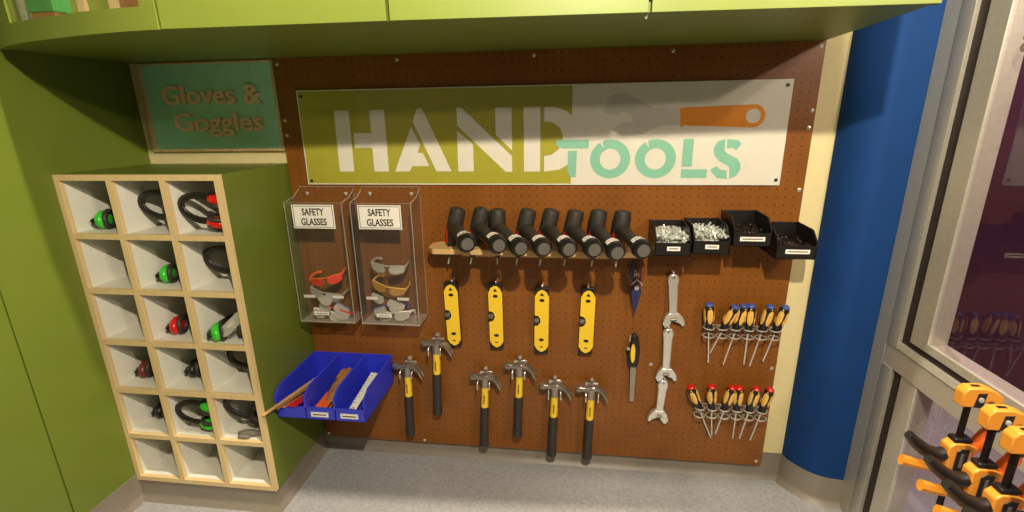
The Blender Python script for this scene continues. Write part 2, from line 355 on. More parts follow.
MB().prism([(50.38, 49.05)]+oh+[(51.03, 47.02), (50.6, 46.8)], 'y', -.264, -.25).build('wrench_handle_picture', ORANGEP, sg, smooth=False)
MB().prism(arc(58.68, 47.98, .82, .82, 0, 345, 22), 'y', -.27, -.264).build('hole_picture', WHITE, sg, smooth=False)
MB().box((X0, -.34, Z0), (X1, -.3, Z1)).build('glossy_face', SIGNGL, sg)
for x, z in [(3.3, 51.2), (62.0, 51.3), (62.1, 40.6), (3.3, 40.5)]:
    MB().tube([(x, -.3, z), (x, -.42, z)], [.2, .16], 12).build('screw', BLACK, sg)

gs = thing('gloves_and_goggles_sign', (0, 0, 0), 'teal board with raised tan lettering Gloves & Goggles in a thin tan frame', 'sign')
MB().box((-19.1, .35, 44.75), (-.65, .75, 55.6)).build('board', TEALS, gs)
m = MB(); m.box((-19.8, .2, 44.4), (-19.1, .75, 55.8)); m.box((-.65, .2, 44.4), (-.25, .75, 55.8)); m.box((-19.1, .2, 55.55), (-.65, .75, 55.8)); m.box((-19.1, .2, 44.4), (-.65, .75, 44.75))
m.build('frame', wood('tan_frame', (212, 182, 132), 2), gs, bevel=.05)
def raised(body, size, m, parent, loc, **kw):
    o = text_mesh('raised_letter', body, size, m, parent, loc, **kw); me = o.data; n = len(me.vertices); root = list(range(n))
    def fd(i):
        while root[i] != i: root[i] = root[root[i]]; i = root[i]
        return i
    for e in me.edges: root[fd(e.vertices[0])] = fd(e.vertices[1])
    isl = {}
    for i in range(n): isl.setdefault((fd(i)), []).append(i)
    boxes = sorted((min(me.vertices[i].co.x for i in v), max(me.vertices[i].co.x for i in v), v) for v in isl.values()); letters = []
    for a, b, v in boxes:
        if letters and a < letters[-1][1]-.02*S: letters[-1][1] = max(b, letters[-1][1]); letters[-1][2] += v
        else: letters.append([a, b, list(v)])
    for a, b, v in letters:
        k = {j: i for i, j in enumerate(v)}; q = bpy.data.meshes.new('raised_letter')
        q.from_pydata([tuple(me.vertices[j].co) for j in v], [], [[k[j] for j in p.vertices] for p in me.polygons if p.vertices[0] in k]); q.materials.append(m)
        l = bpy.data.objects.new('raised_letter', q); C.objects.link(l); l.parent = parent; l.location = o.location
    bpy.data.objects.remove(o)
raised('Gloves &', 3.35, TAN, gs, (-16.7, .2, 50.6), depth=.3, width=14.3, offset=.075)
raised('Goggles', 3.35, TAN, gs, (-15.6, .2, 47.15), depth=.3, width=12.9, offset=.075)

# ================================================================= OVERHEAD CABINET
cab = thing('overhead_cabinet', (0, 0, 55.9), 'lime green wall cabinet with curved left end running above the pegboard', 'cabinet')
front = [(-21.0, -14.4), (-18.6, -15.9), (-14.5, -17.6), (-9.7, -18.95), (-5, -20.1), (0, -20.9), (3.5, -21.15), (23.2, -20.75), (43.6, -19.85), (64.5, -18.75)]
FZ = 20.0
ins = [(x, y+.75) for x, y in front]
carc = MB().prism([(-21.0, .7)]+ins+[(65.5, .7)], 'z', 0, .75)
carc.prism([(-21.0, .7)]+ins+[(65.5, .7)], 'z', FZ-.75, FZ)
carc.box((-21.0, .0, .75), (65.5, .7, FZ-.75)); carc.prism([(64.5, -17.9), (65.5, 0), (64.75, 0), (63.75, -17.9)], 'z', .75, FZ-.75); carc.box((3.2, -20.3, .75), (3.9, 0, FZ-.75)); carc.box((-21.0, -13.4, .75), (-20.5, 0, FZ-.75))
carc.build('carcass', GREEN2, cab)
def strip(pl, z0, z1, t=.75, inset=.06):
    m = MB(); n = len(pl); vs = [(x, y, z0) for x, y in pl]+[(x, y+t, z0) for x, y in pl]+[(x, y, z1) for x, y in pl]+[(x, y+t, z1) for x, y in pl]; fs = []
    for i in range(n-1): fs += [(i, i+1, 2*n+i+1, 2*n+i), (n+i+1, n+i, 3*n+i, 3*n+i+1), (i+1, i, n+i, n+i+1), (2*n+i, 2*n+i+1, 3*n+i+1, 3*n+i)]
    fs += [(0, 2*n, 3*n, n), (n-1, 2*n-1, 4*n-1, 3*n-1)]
    return m.add(vs, fs)
def yat(x):
    for (a, b), (c, d) in zip(front, front[1:]):
        if a <= x <= c: return b+(d-b)*(x-a)/(c-a)
    return front[-1][1]
def sub(x0, x1): return [(x0, yat(x0))]+[p for p in front if x0 < p[0] < x1]+[(x1, yat(x1))]
for x0, x1 in ((3.62, 23.1), (23.35, 43.5), (43.75, 64.5)):
    strip(sub(x0, x1), -.12, FZ).build('door', GREEN2, cab, bevel=.03)
# display door at the left: rails and stiles around a pane
d = strip(sub(-21.0, 3.38), -.12, 1.7)
for ob in (strip(sub(-21.0, -15.6), 1.7, FZ-2), strip(sub(1.9, 3.38), 1.7, FZ-2), strip(sub(-21.0, 3.38), FZ-2, FZ)): d.add(ob.v, ob.f)
dd = d.build('display_door', GREEN2, cab)
strip([(x, y+.3) for x, y in sub(-15.6, 1.9)], 1.7, FZ-2, t=.1).build('pane', clear('display_glass', (.93, .93, .92), 0.02, .03), dd)
MB().box((-20.4, -.9, .75), (3.1, -.1, FZ-.8)).build('back_lining', mat('brown_lining', (140, 92, 62), .6), cab)
MB().tube([(43.4, -19.3, -.12), (43.4, -19.3, -.4), (43.4, -19.3, -.5)], [.14, .14, .05], 8).build('lock', STEEL, cab)
# things inside the display
o = MB().tube([(0, 0, 0), (0, 0, .4), (0, 0, 9), (0, 0, 9.4)], [1.3, 1.45, 1.45, 1.2], 24).build('white_canister', mat('white_canister', (190, 186, 176), .5), at=W(-18.4, -11.9, 56.67))
tag(o, 'tall pale grey canister inside the display at the top left', 'canister')
m = MB().ball((0, 0, .6), (1.1, .9, .65)).ball((.9, -.1, .4), (.8, .7, .4)).ball((-.5, .3, 1.1), (.5, .5, .55))
o = m.build('brown_lump', mat('dark_brown_lump', (70, 52, 36), .8, var=.3), at=W(-17.2, -14.3, 56.75)); tag(o, 'small dark brown carved lump at the left corner of the display', 'ornament')
bx = thing('toy_crate', (-13.0, -16.0, 56.67), 'green topped brown wooden box in the display cabinet beside the canister', 'box')
bx.location = W(-13.4, -14.9, 56.67); bx.scale = (.68, .8, 1)
MB().box((-1.9, -1, 0), (1.9, 1, 2.1)).build('body', wood('brown_box', (150, 92, 52), 0), bx, bevel=.08)
MB().box((-2.1, -1.2, 2.1), (2.1, 1.2, 6)).box((-2.2, -1.3, 3.9), (2.2, 1.3, 4.2)).build('lid', mat('green_lid', (50, 140, 72), .5), bx, bevel=.1)
for i, (x, lab) in enumerate([(-7.0, 'pale wooden slat standing upright in the display near the green topped box'), (-2.9, 'pale wooden slat standing upright in the display near its right edge')]):
    o = MB().prism([(-.38, 0), (.38, 0), (.32, 11), (-.32, 11)], 'y', -.2, .2).build('wooden_slat', wood('pale_slat', (214, 184, 140), 2), at=W(x, -17.5 if i == 0 else -18.4, 56.67)); tag(o, lab, 'wood slat', 'slats in the display')

# ================================================================= CUBBY CABINET
cb = thing('cubby_cabinet', (-21.05, -12.8, .78), 'green storage unit with eighteen white cubby holes and maple edges', 'cabinet')
CW, CH, CD, T = 20.7, 41.95, 13.4, .66
cw = (CW-4*T)/3; ch = (CH-7*T)/6
m = MB().box((0, .55, 0), (T-.25, CD, CH-.25)); m.box((CW-T+.25, .55, 0), (CW, CD, CH-.25)); m.box((0, .55, CH-.25), (CW, CD, CH))
m.build('outer_case', GREEN, cb)
m = MB()
for c in range(3):
    x = T+c*(cw+T)
    for e in (x-.22, x+cw): m.box((e, .55, .2), (e+.22, CD-.3, CH-.3))
m.build('divider', WHITEM, cb)
m = MB()
for r in range(7):
    z = r*(ch+T); m.box((.3, .55, max(z, .02)), (CW-.3, CD-.3, min(z+T, CH-.3)))
m.build('shelf', WHITEM, cb)
MB().box((.3, CD-.3, .1), (CW-.3, CD-.05, CH-.3)).build('back_panel', WHITEM, cb)
m = MB()
for c in range(4): m.box((c*(cw+T), 0, 0), (c*(cw+T)+T, .55, CH))
for r in range(7):
    for c in range(3): m.box((T+c*(cw+T), 0, r*(ch+T)), (T+c*(cw+T)+cw, .55, r*(ch+T)+T))
m.build('maple_edging', MAPLE, cb)
m = sweep([(0.0, .25), (CW-.3, .25), (CW-.3, CD)], [(0, 0), (0, 3.03), (.14, 3.03), (.16, .9), (.3, .45), (.85, .06), (.9, 0)], -ZF-.78)
m.box((.2, .25, -ZF-.78), (CW-.3, CD, 0))
m.build('toe_kick', GREY, cb)
def cell(c, r):   # inside lower-left-front corner of the cell in column c, row r from the top
    return (-21.05+T+c*(cw+T), -12.8, .78+(5-r)*(ch+T)+T)

def earmuffs(name, colour, label, loc, rot, group='ear muffs in the cubby holes', band=True, w=2.3):
    t = thing(name, loc, label, 'ear muffs', group, rot)
    P = [(-w, 0, .6)]+[(w*1.06*math.cos(math.radians(a)), 0, 2.0+2.9*math.sin(math.radians(a))) for a in range(170, 9, -16)]+[(w, 0, .6)]
    MB().tube(P, .46, 10, flat=.6, upv=(0, 1, 0)).build('headband', BLACK, t)
    for s in (-1, 1):
        MB().ball((s*(w-.05), 0, 0), (.75, 1.15, 1.5), 16, 10).build('ear_cup', colour, t)
        MB().ring((s*(w-.65), 0, 0), 1.0, .32, 'x', 18, 8).build('cushion', RUBBER, t)
        MB().tube([(s*(w+.7), 0, -.9), (s*(w+.78), 0, 0), (s*(w+.5), 0, 1.3)], [.3, .36, .3], 8).build('yoke', BLACK, t)
    return t
R = math.radians
def cup_at(c, r, dx, dy, dz): x, y, z = cell(c, r); return (x+dx, y+dy, z+dz)
earmuffs('ear_muffs', LIME, 'green ear muffs in the top left cubby hole', cup_at(0, 0, 3.15, 3.2, 1.18), (R(-90), 0, R(20)), w=1.65).scale = (.98, .98, .98)
earmuffs('ear_muffs', BLACK, 'all black ear muffs in the middle hole of the top row', cup_at(1, 0, 4.55, 3.4, 2.45), (R(0), R(-78), R(6)), w=1.55).scale = (.9, .9, .9)
earmuffs('ear_muffs', RED, 'glossy red ear muffs in the top right cubby hole', cup_at(2, 0, 4.55, 1.8, 2.45), (R(0), R(-78), R(6)), w=1.55).scale = (.9, .9, .9)
earmuffs('ear_muffs', LIME, 'green ear muffs in the middle hole of the second row', cup_at(1, 1, 3.15, 3.5, 1.18), (R(-90), 0, R(20)), w=1.65).scale = (.98, .98, .98)
earmuffs('ear_muffs', BLACK, 'all black ear muffs at the right end of the second row', cup_at(2, 1, 4.55, 3.9, 2.45), (R(0), R(-78), R(6)), w=1.55).scale = (.9, .9, .9)
earmuffs('ear_muffs', RED, 'red ear muffs in the middle hole of the third row', cup_at(1, 2, 3.15, 3.2, 1.18), (R(-90), 0, R(20)), w=1.65).scale = (.98, .98, .98)
earmuffs('ear_muffs', LIME, 'bright green ear muffs beside clear goggles at the right of the third row', cup_at(2, 2, 3.1, 2.0, 1.18), (R(-90), 0, R(30)), w=1.65).scale = (.98, .98, .98)
earmuffs('ear_muffs', mat('maroon_plastic', (110, 40, 28), .4), 'dark maroon ear muffs at the left of the fourth row', cup_at(0, 3, 3.15, 3.7, 1.18), (R(-90), 0, R(20)), w=1.65).scale = (.98, .98, .98)
earmuffs('ear_muffs', BLACK, 'all black ear muffs in the middle hole of the fourth row', cup_at(1, 3, 3.15, 4.4, 1.18), (R(-90), 0, R(20)), w=1.65).scale = (.98, .98, .98)
earmuffs('ear_muffs', BLACK, 'all black ear muffs at the right end of the fourth row', cup_at(2, 3, 4.55, 4.6, 2.45), (R(0), R(-78), R(6)), w=1.55).scale = (.9, .9, .9)
earmuffs('ear_muffs', BLACK, 'all black ear muffs at the left of the fifth row', cup_at(0, 4, 3.15, 4.5, 1.18), (R(-90), 0, R(20)), w=1.65).scale = (.98, .98, .98)
earmuffs('ear_muffs', LIME, 'green ear muffs with a wide black band in the middle of the fifth row', cup_at(1, 4, 4.55, 1.7, 2.45), (R(0), R(-78), R(6)), w=1.55).scale = (.9, .9, .9)
def goggles(label, loc, rot, strapm=BLACK, frame=LENS, group='goggles in the cubby holes', name='safety_goggles'):
    t = thing(name, loc, label, 'goggles', group, rot)
    out = rrect(-2.6, -1.1, 2.6, 1.1, .8); inn = rrect(-2.2, -.75, 2.2, .75, .6)
    MB().plate(out, inn, -.3, .9).build('frame', frame, t)
    MB().prism(rrect(-2.3, -.85, 2.3, .85, .6), 'y', -.2, -.12).build('lens', LENS, t)
    P = [(2.5*math.cos(R(a))*1.04, .5+2.4*math.sin(R(a)), 0) for a in range(0, 181, 15)]
    MB().tube(P, .32, 8, flat=1.0, upv=(0, 0, 1)).build('strap', strapm, t)
    return t
goggles('clear goggles with a dark strap leaning on bright green ear muffs in the third row', cup_at(2, 2, 4.1, 1.0, 2.4), (R(-20), R(-42), R(14))).scale = (.75, .3, .6)
earmuffs('ear_muffs', BLACK, 'all black ear muffs at the right end of the fifth row, above a crumpled glove', cup_at(2, 4, 4.5, 2.6, 3.0), (R(0), R(-70), R(12)), w=1.55).scale = (.9, .9, .9)
o = MB().tube([(-1.3, 0, .25), (-.6, .1, .5), (.2, 0, .4), (1.2, .1, .3)], [.3, .5, .45, .3], 10).ball((.3, .5, .3), (.8, .5, .3)).build('crumpled_glove', mat('grey_cloth', (110, 106, 96), .8, bump=.4), at=W(*cup_at(0, 1, 4.6, 4.4, .02))); tag(o, 'small crumpled grey glove at the left of the second row', 'glove')
o = MB().tube([(-1.8, 0, .25), (-.9, -.2, .35), (.2, 0, .4), (1.4, .1, .25)], [.2, .5, .5, .3], 10).ball((-.6, -.7, .3), (.9, .35, .25)).build('crumpled_glove', mat('grey_cloth', (110, 106, 96), .8), at=W(*cup_at(2, 4, 3.6, 1.3, .02))); tag(o, 'crumpled grey glove under the black ear muffs at the right of the fifth row', 'glove')

# ================================================================= SAFETY GLASSES DISPENSERS
def dispenser(x0, x1, lab, mirror=False):
    t = thing('acrylic_dispenser', (x0, 0, 21.55), lab, 'dispenser', 'clear acrylic dispensers')
    w = x1-x0; D = 4.0; H = 17.2
    MB().box((0, -.12, 0), (w, 0, H+.9)).build('back_plate', ACRYL, t)
    MB().box((0, -D, .0), (w, -D+.1, H-.6)).build('front_plate', ACRYL, t)
    for a in (0, w-.1): MB().prism([(-D, 0), (-.12, 0), (-.12, H+.6), (-1.5, H-.2), (-D, H-.6)], 'x', a, a+.1).build('side_plate', ACRYL, t)
    MB().box((0, -D, 0), (w, 0, .12)).build('floor_plate', ACEDGE, t)
    m = MB()
    for a in (0.05, w-.05):
        m.tube([(a, -D+.03, 0), (a, -D+.03, H-.6), (a, -1.5, H-.2), (a, -.15, H+.6)], .07, 6)
    m.tube([(0, -D, .06), (w, -D, .06)], .09, 6); m.tube([(0, -D, H-.6), (w, -D, H-.6)], .03, 6); m.tube([(0, -.08, H+.9), (w, -.08, H+.9)], .05, 6)
    m.tube([(w-.05, -.1, 0), (w-.05, -.1, H)], .05, 6)
    m.build('polished_edge', ACEDGE, t)
    for x in (1.2, w-1.2): MB().tube([(x, -.1, H), (x, -.2, H), (x, -.28, H)], [.25, .25, .1], 10).build('screw', STEEL, t)
    lb = MB().box((1.05, -D-.06, H-3.95), (6.75, -D-.01, H-.85)).build('sign_card', PAPER, t)
    m = MB(); m.plate([(1.2, H-3.8), (6.6, H-3.8), (6.6, H-1.0), (1.2, H-1.0)], [(1.27, H-3.73), (6.53, H-3.73), (6.53, H-1.07), (1.27, H-1.07)], -D-.07, -D-.06); m.build('border_line', INK, lb)
    text_mesh('lettering', 'SAFETY', 1.25, INK, lb, (3.9, -D-.07, H-2.2), depth=.02, width=3.0, offset=.03, align='CENTER')
    text_mesh('lettering', 'GLASSES', 1.25, INK, lb, (3.9, -D-.07, H-3.5), depth=.02, width=3.5, offset=.03, align='CENTER')
    s = MB().box((2.2, -D-.05, 1.1), (4.3, -D-.01, 1.55)).build('small_label', PAPER, t)
    MB().box((2.4, -D-.07, 1.27), (4.1, -D-.05, 1.36)).build('print', INK, s)
    for a in (.8, w-3.0): MB().box((a+.2, -D-.04, 3.6), (a+1.8, -D-.01, 4.0)).build('pale_patch', clear('patch%g%g' % (a, x0), (.9, .9, .86), .1, .2, haze=.55), t)  # two pale translucent rectangles on the front plate
    return t
dispenser(1.1, 9.0, 'left clear acrylic dispenser holding red and clear safety glasses')
dispenser(10.0, 18.1, 'right clear acrylic dispenser holding clear and yellow safety glasses')
def glasses(lens, frame, label, loc, rot, group='safety glasses in the dispensers'):
    t = thing('safety_glasses', loc, label, 'safety glasses', group, rot); t.scale = (.86, .82, .86); t.location.y = -3.5*S
    for s in (-1, 1):
        P = [(s*(.25+p[0]), p[1]) for p in [(0, -.1), (.3, -.6), (1.2, -.75), (2.2, -.45), (2.45, .35), (2.2, .65), (.3, .65)]]
        m = MB(); m.prism(P, 'y', -.06, .06)
        for i, v in enumerate(m.v): v.y += .10*v.x*v.x
        m.build('lens', lens, t)
        MB().tube([(s*2.6, .7, .5), (s*2.75, 1.6, .5), (s*2.6, 3.0, .2), (s*2.2, 4.0, -.4)], [.16, .13, .12, .17], 6, flat=1.6).build('temple', frame, t)
    MB().tube([(-2.7, .75, .62), (-1.4, .25, .72), (0, .02, .62), (1.4, .25, .72), (2.7, .75, .62)], .12, 6).build('brow_bar', frame, t)
    return t
BLUG = mat('blue_grey_frame', (88, 98, 140), .35)
for a in [(mat('red_lens', (214, 50, 20), .2), ORG, 'orange red safety glasses on top of the pile in the left dispenser', (5.2, -2.9, 27.3), (R(18), R(-10), R(4))),
          (LENS, mat('grey_frame', (150, 146, 136), .4), 'clear safety glasses below the orange red pair in the left dispenser', (4.6, -2.8, 25.2), (R(10), R(12), R(-3))),
          (LENS, BLUG, 'blue grey framed glasses tilted at the right of the left dispenser', (5.8, -3.2, 24.0), (R(-25), R(35), R(8))),
          (LENS, RED, 'clear glasses with red frame low in the left dispenser', (5.6, -2.6, 22.9), (R(-12), R(20), R(-2))),
          (LENS, PAPER, 'clear glasses with white frame at the bottom of the left dispenser', (4.9, -3.0, 22.4), (R(-30), R(14), R(3))),
          (LENS, mat('grey_frame', (150, 146, 136), .4), 'big clear safety glasses on top of the pile in the right dispenser', (14.0, -2.8, 29.2), (R(12), R(6), R(2))),
          (LENSY, mat('yellow_frame', (200, 160, 60), .4), 'yellow tinted glasses in the middle of the right dispenser', (13.8, -3.0, 26.3), (R(15), R(14), R(0))),
          (LENS, BLACK, 'clear glasses with thin black frame in the right dispenser', (13.4, -2.6, 24.7), (R(-12), R(18), R(-2))),
          (LENS, mat('blue_frame', (40, 80, 180), .35), 'clear glasses with blue frame low in the right dispenser', (13.6, -3.2, 23.6), (R(-30), R(-14), R(2))),
          (LENS, PAPER, 'clear glasses with pale frame at the bottom of the right dispenser', (14.2, -2.6, 22.5), (R(-8), R(-6), R(-2)))]:
    glasses(*a)

# ================================================================= BLUE BINS
def bluebin(x0, lab, x_w=4.05, label=True):
    t = thing('blue_bin', (x0, 0, 10.6), lab, 'bin', 'blue hanging bins')
    w, D, H, k = x_w, 10.4, 4.2, .12
    m = MB().box((0, -.02-k, 0), (w, -.02, H)); m.box((0, -D, 0), (w, -.1, k)); m.box((0, -D, 0), (w, -D+k, 1.8))
    for a in (0, w-k): m.prism([(-D, 0), (0-.02, 0), (-.02, H), (-D+1.6, H-.15), (-D, H-1.0)], 'x', a, a+k)
    m.build('tray', BLUEP, t, bevel=.03)
    m = MB()
    for a in (.0, w): m.tube([(a, -.1, H), (a, -D+1.6, H-.15), (a, -D, H-1.0), (a, -D, 1.8)], .12, 6)
    m.tube([(0, -D, 1.8), (w, -D, 1.8)], .12, 6); m.tube([(0, -.1, H), (w, -.1, H)], .12, 6)
    m.build('rolled_rim', BLUEP, t)
    MB().box((.4, -D+k, .3), (w-.4, -.3, .4)).build('floor_rib', BLUEP, t)
    if label:
        s = MB().box((.7, -D-.05, .45), (3.1, -D-.0, 1.15)).build('paper_label', PAPER, t)
        MB().box((.95, -D-.06, .7), (2.8, -D-.05, .86)).build('print', INK, s)
    return t
bluebin(-.05, 'left blue hanging bin holding wood strips and red card', label=False); bluebin(4.02, 'middle blue hanging bin holding a tan glove and an orange packet'); bluebin(8.08, 'right blue hanging bin holding a white ruler')
def strip_obj(name, a, b, w, h, m, lab, cat, group=None, tw=0):
    a = Vector(a); b = Vector(b); L = (b-a).length
    o = MB().box((-w/2, 0, -h/2), (w/2, L, h/2)).build(name, m, bevel=.03, at=W(*a)); o.rotation_euler = ((b-a).to_track_quat('Y', 'Z') @ Euler((0, R(tw), 0)).to_quaternion()).to_euler()
    return tag(o, lab, cat, group)
STK = wood('stick_wood', (206, 164, 104), 1); STK2 = wood('brown_stick_wood', (150, 110, 66), 1)
g = 'strips in the left blue bin'
strip_obj('wood_strip', (-.2, -13.0, 12.6), (3.2, -2.5, 13.3), .5, .12, STK, 'longest pale wood strip poking out of the left blue bin', 'wood strip', g)
strip_obj('wood_strip', (.8, -11.6, 12.7), (3.4, -2.4, 13.0), .6, .12, STK2, 'brown wood strip lying beside the longest one in the left blue bin', 'wood strip', g)
strip_obj('card_strip', (1.0, -10.8, 12.5), (2.6, -4, 11.4), .9, .1, mat('orange_card', (226, 140, 50), .6), 'orange card strip leaning out of the left blue bin', 'card', g)
strip_obj('card_strip', (2.4, -10.9, 12.75), (3.0, -4, 11.5), 1.2, .1, mat('red_card', (214, 30, 24), .5), 'red card strip leaning out of the left blue bin', 'card', g)
gl = MB()
gl.tube([(0, -1.6, 0), (.1, -.4, .3), (0, .9, .5), (.2, 2.4, .7)], [.7, 1.0, 1.05, .8], 14, flat=.55, upv=(0,0,1))
for i, (dx, L) in enumerate([(-.75, 1.7), (-.25, 2.1), (.25, 2.0), (.7, 1.6)]): gl.tube([(dx, 1.9, .7), (dx*1.15, 2.6+L*.4, .8), (dx*1.2, 2.2+L, .6)], [.32, .3, .22], 8)
gl.tube([(.7, -.2, .4), (1.3, .8, .6), (1.35, 1.7, .6)], [.38, .32, .22], 8)
o = gl.build('work_glove', TANC, at=W(6.2, -6.4, 12.0)); o.rotation_euler = (R(14), 0, R(-8)); tag(o, 'tan leather work glove in the middle blue bin', 'glove')
pk = thing('orange_packet', (5.9, -9.9, 11.15), 'orange printed packet at the front of the middle blue bin', 'packet', rot=(R(12), R(5), R(-4)))
MB().prism([(-1.4, 0), (1.4, 0), (1.3, 3.6), (-1.2, 3.6)], 'z', 0, .35).build('sleeve', ORG, pk, bevel=.06)
MB().box((.3, .5, .35), (.6, 2.6, .37)).box((.8, .4, .35), (1.05, 2.4, .37)).box((.3, 2.7, .35), (1.05, 3.0, .37)).build('print', INK, pk)
rl = strip_obj('white_ruler', (10.2, -10.1, 12.0), (10.6, -3.2, 13.6), 1.0, .15, PAPER, 'white ruler propped in the right blue bin', 'ruler')
m = MB()
for i in range(13): m.box((-.5, .4+i*.5, .075), (-.2 if i % 2 else 0, .45+i*.5, .085))
m.ring((0, .35, .08), .16, .05, 'z', 12, 5); m.build('markings', INK, rl)
strip_obj('steel_rule', (11.0, -9.8, 11.2), (11.4, -4.2, 11.8), .5, .08, STEELD, 'thin grey rule lying beside the white ruler', 'ruler')
o = MB().tube([(0, 0, 0), (0, .5, .1), (0, 1.6, .2), (0, 2.4, .1)], [.12, .3, .32, .2], 8).build('dark_handle', BLACK, at=W(11.2, -3.6, 13.0)); o.location = W(11.0, -3.0, 11.3); tag(o, 'small dark handle lying at the back of the right blue bin', 'handle')

# ================================================================= DRIVER SHELF
sh = thing('driver_shelf', (19.6, 0, 31.6), 'maple shelf with a rounded left end carrying the cordless drivers', 'shelf')
L = 27.6
MB().prism([(0.9, 0), (0, -.9), (0.1, -3.0), (.9, -4.0), (L, -4.0), (L, 0)], 'z', 0, .7).build('plank', MAPLEX, sh, bevel=.08)
MB().box((4, -.5, -1.2), (24, 0, 0)).build('cleat', MAPLEX, sh)
tops = [(23.6, 37.6), (26.75, 37.6), (28.7, 37.5), (32.7, 37.5), (35.6, 37.5), (38.6, 37.4), (41.4, 37.5), (44.3, 37.4)]
noses = [22.4, 25.4, 28.6, 31.4, 34.4, 37.5, 40.8, 43.8]
caps = [(26.2, 34.5), (29.8, 34.4), (32.3, 34.1), (34.9, 34.1), (37.7, 34.1), (40.5, 34.1), (43.0, 33.8), (45.8, 34.1)]
TRIM = mat('dark_grey_rubber', (46, 42, 36), .5, var=.12)
def driver(i):
    nx = noses[i]; tx, tz = tops[i]; cx, cz = caps[i]
    t = thing('cordless_driver', (nx, -2.2, 31.6), DL[i], 'cordless driver', 'cordless drivers standing nose down on the shelf')
    def q(x, y, z): return Vector((x-nx, y+2.2, z-31.6))
    a = q(nx, -2.2, 31.7); b = q(tx, -1.9, tz-.3)
    d = b-a
    MB().tube([a+d*.13, a+d*.16, a+d*.42, a+d*.5, a+d*.62, a+d*.88, a+d*.97, b], [.5, .62, .85, 1.0, 1.04, 1.04, .95, .6], 18, upv=(1, 0, 0)).build('motor_housing', TRIM, t)
    MB().tube([a-d*.32, a-d*.14], [.12, .12], 8).build('screwdriver_bit', STEEL, t)
    MB().tube([a-d*.16, a-d*.12, a+d*.02, a+d*.14], [.2, .34, .56, .56], 14).build('chuck', BLACK, t)
    MB().tube([a+d*.18+Vector((-.55, -.2, 0)), a+d*.5+Vector((-.75, -.2, 0))], [.22, .26], 8).build('side_panel', RED, t)
    h0 = a+d*.55; h1 = q(cx, -9.2, cz); dh = (h1-h0)
    MB().tube([h0, h0+dh*.25, h0+dh*.5, h0+dh*.75, h0+dh*.86], [.85, .86, .78, .85, .92], 16, upv=(1, 0, 0)).build('handle', TRIM, t)
    MB().tube([h0+dh*.86, h0+dh*.9, h0+dh*1.0, h0+dh*1.04], [.95, 1.12, 1.1, .9], 18, upv=(1, 0, 0)).build('battery_cap', BLACK, t)
    MB().tube([h0+dh*1.04, h0+dh*1.055], [.75, .7], 14, upv=(1, 0, 0)).build('end_disc', GREYD, t)
    # printed band over the upper side of the handle end
    u = Vector((0, 0, 1)); dn = dh.normalized(); u = (u-dn*u.dot(dn)).normalized(); w = dn.cross(u)
    m = MB(); n = 8; vs = []
    for rr, tt in ((1.02, .78), (1.12, .92)):
        for k in range(n+1):
            an = R(-55+110*k/n); vs.append(h0+dh*tt+(u*math.cos(an)+w*math.sin(an))*rr)
    vs2 = [v+u*.03 for v in vs]; kk = len(vs)
    fs = []
    for k in range(n): fs += [(k, k+1, n+2+k, n+1+k), (kk+k+1, kk+k, kk+n+1+k, kk+n+2+k)]
    fs += [tuple([k for k in range(n+1)]+[kk+n-k for k in range(n+1)][:]) if False else (0, kk, kk+n+1, n+1), (n, n+n+1, kk+n+n+1, kk+n)]
    m.add(vs+vs2, fs); lb = m.build('printed_band', PAPER, t)
    mm = MB()
    for an, tt in ((-8, .855), (12, .865), (28, .86)): mm.ball(h0+dh*tt+(u*math.cos(R(an))+w*math.sin(R(an)))*1.06, (.14, .1, .09), 6, 4)
    mm.build('print', RED if i in (1, 3, 4, 6) else INK, lb)
    MB().tube([h0+dh*.08+Vector((-.1, 0, -.7)), h0+dh*.3-u*.95, h0+dh*.42-u*.85], [.3, .3, .2], 8).build('trigger', RED, t)
DL = ['leftmost cordless driver, over the bare pale end of the shelf', 'second cordless driver from the left, its top touching the third', 'third cordless driver, its top right beside the second one', 'fourth cordless driver, first one right of the gap in the row',
      'fifth cordless driver from the left, above the third level', 'sixth cordless driver from the left, third from the right end', 'seventh cordless driver, next to last on the right', 'rightmost cordless driver, beside the black bin of bright bolts']
for i in range(8): driver(i)

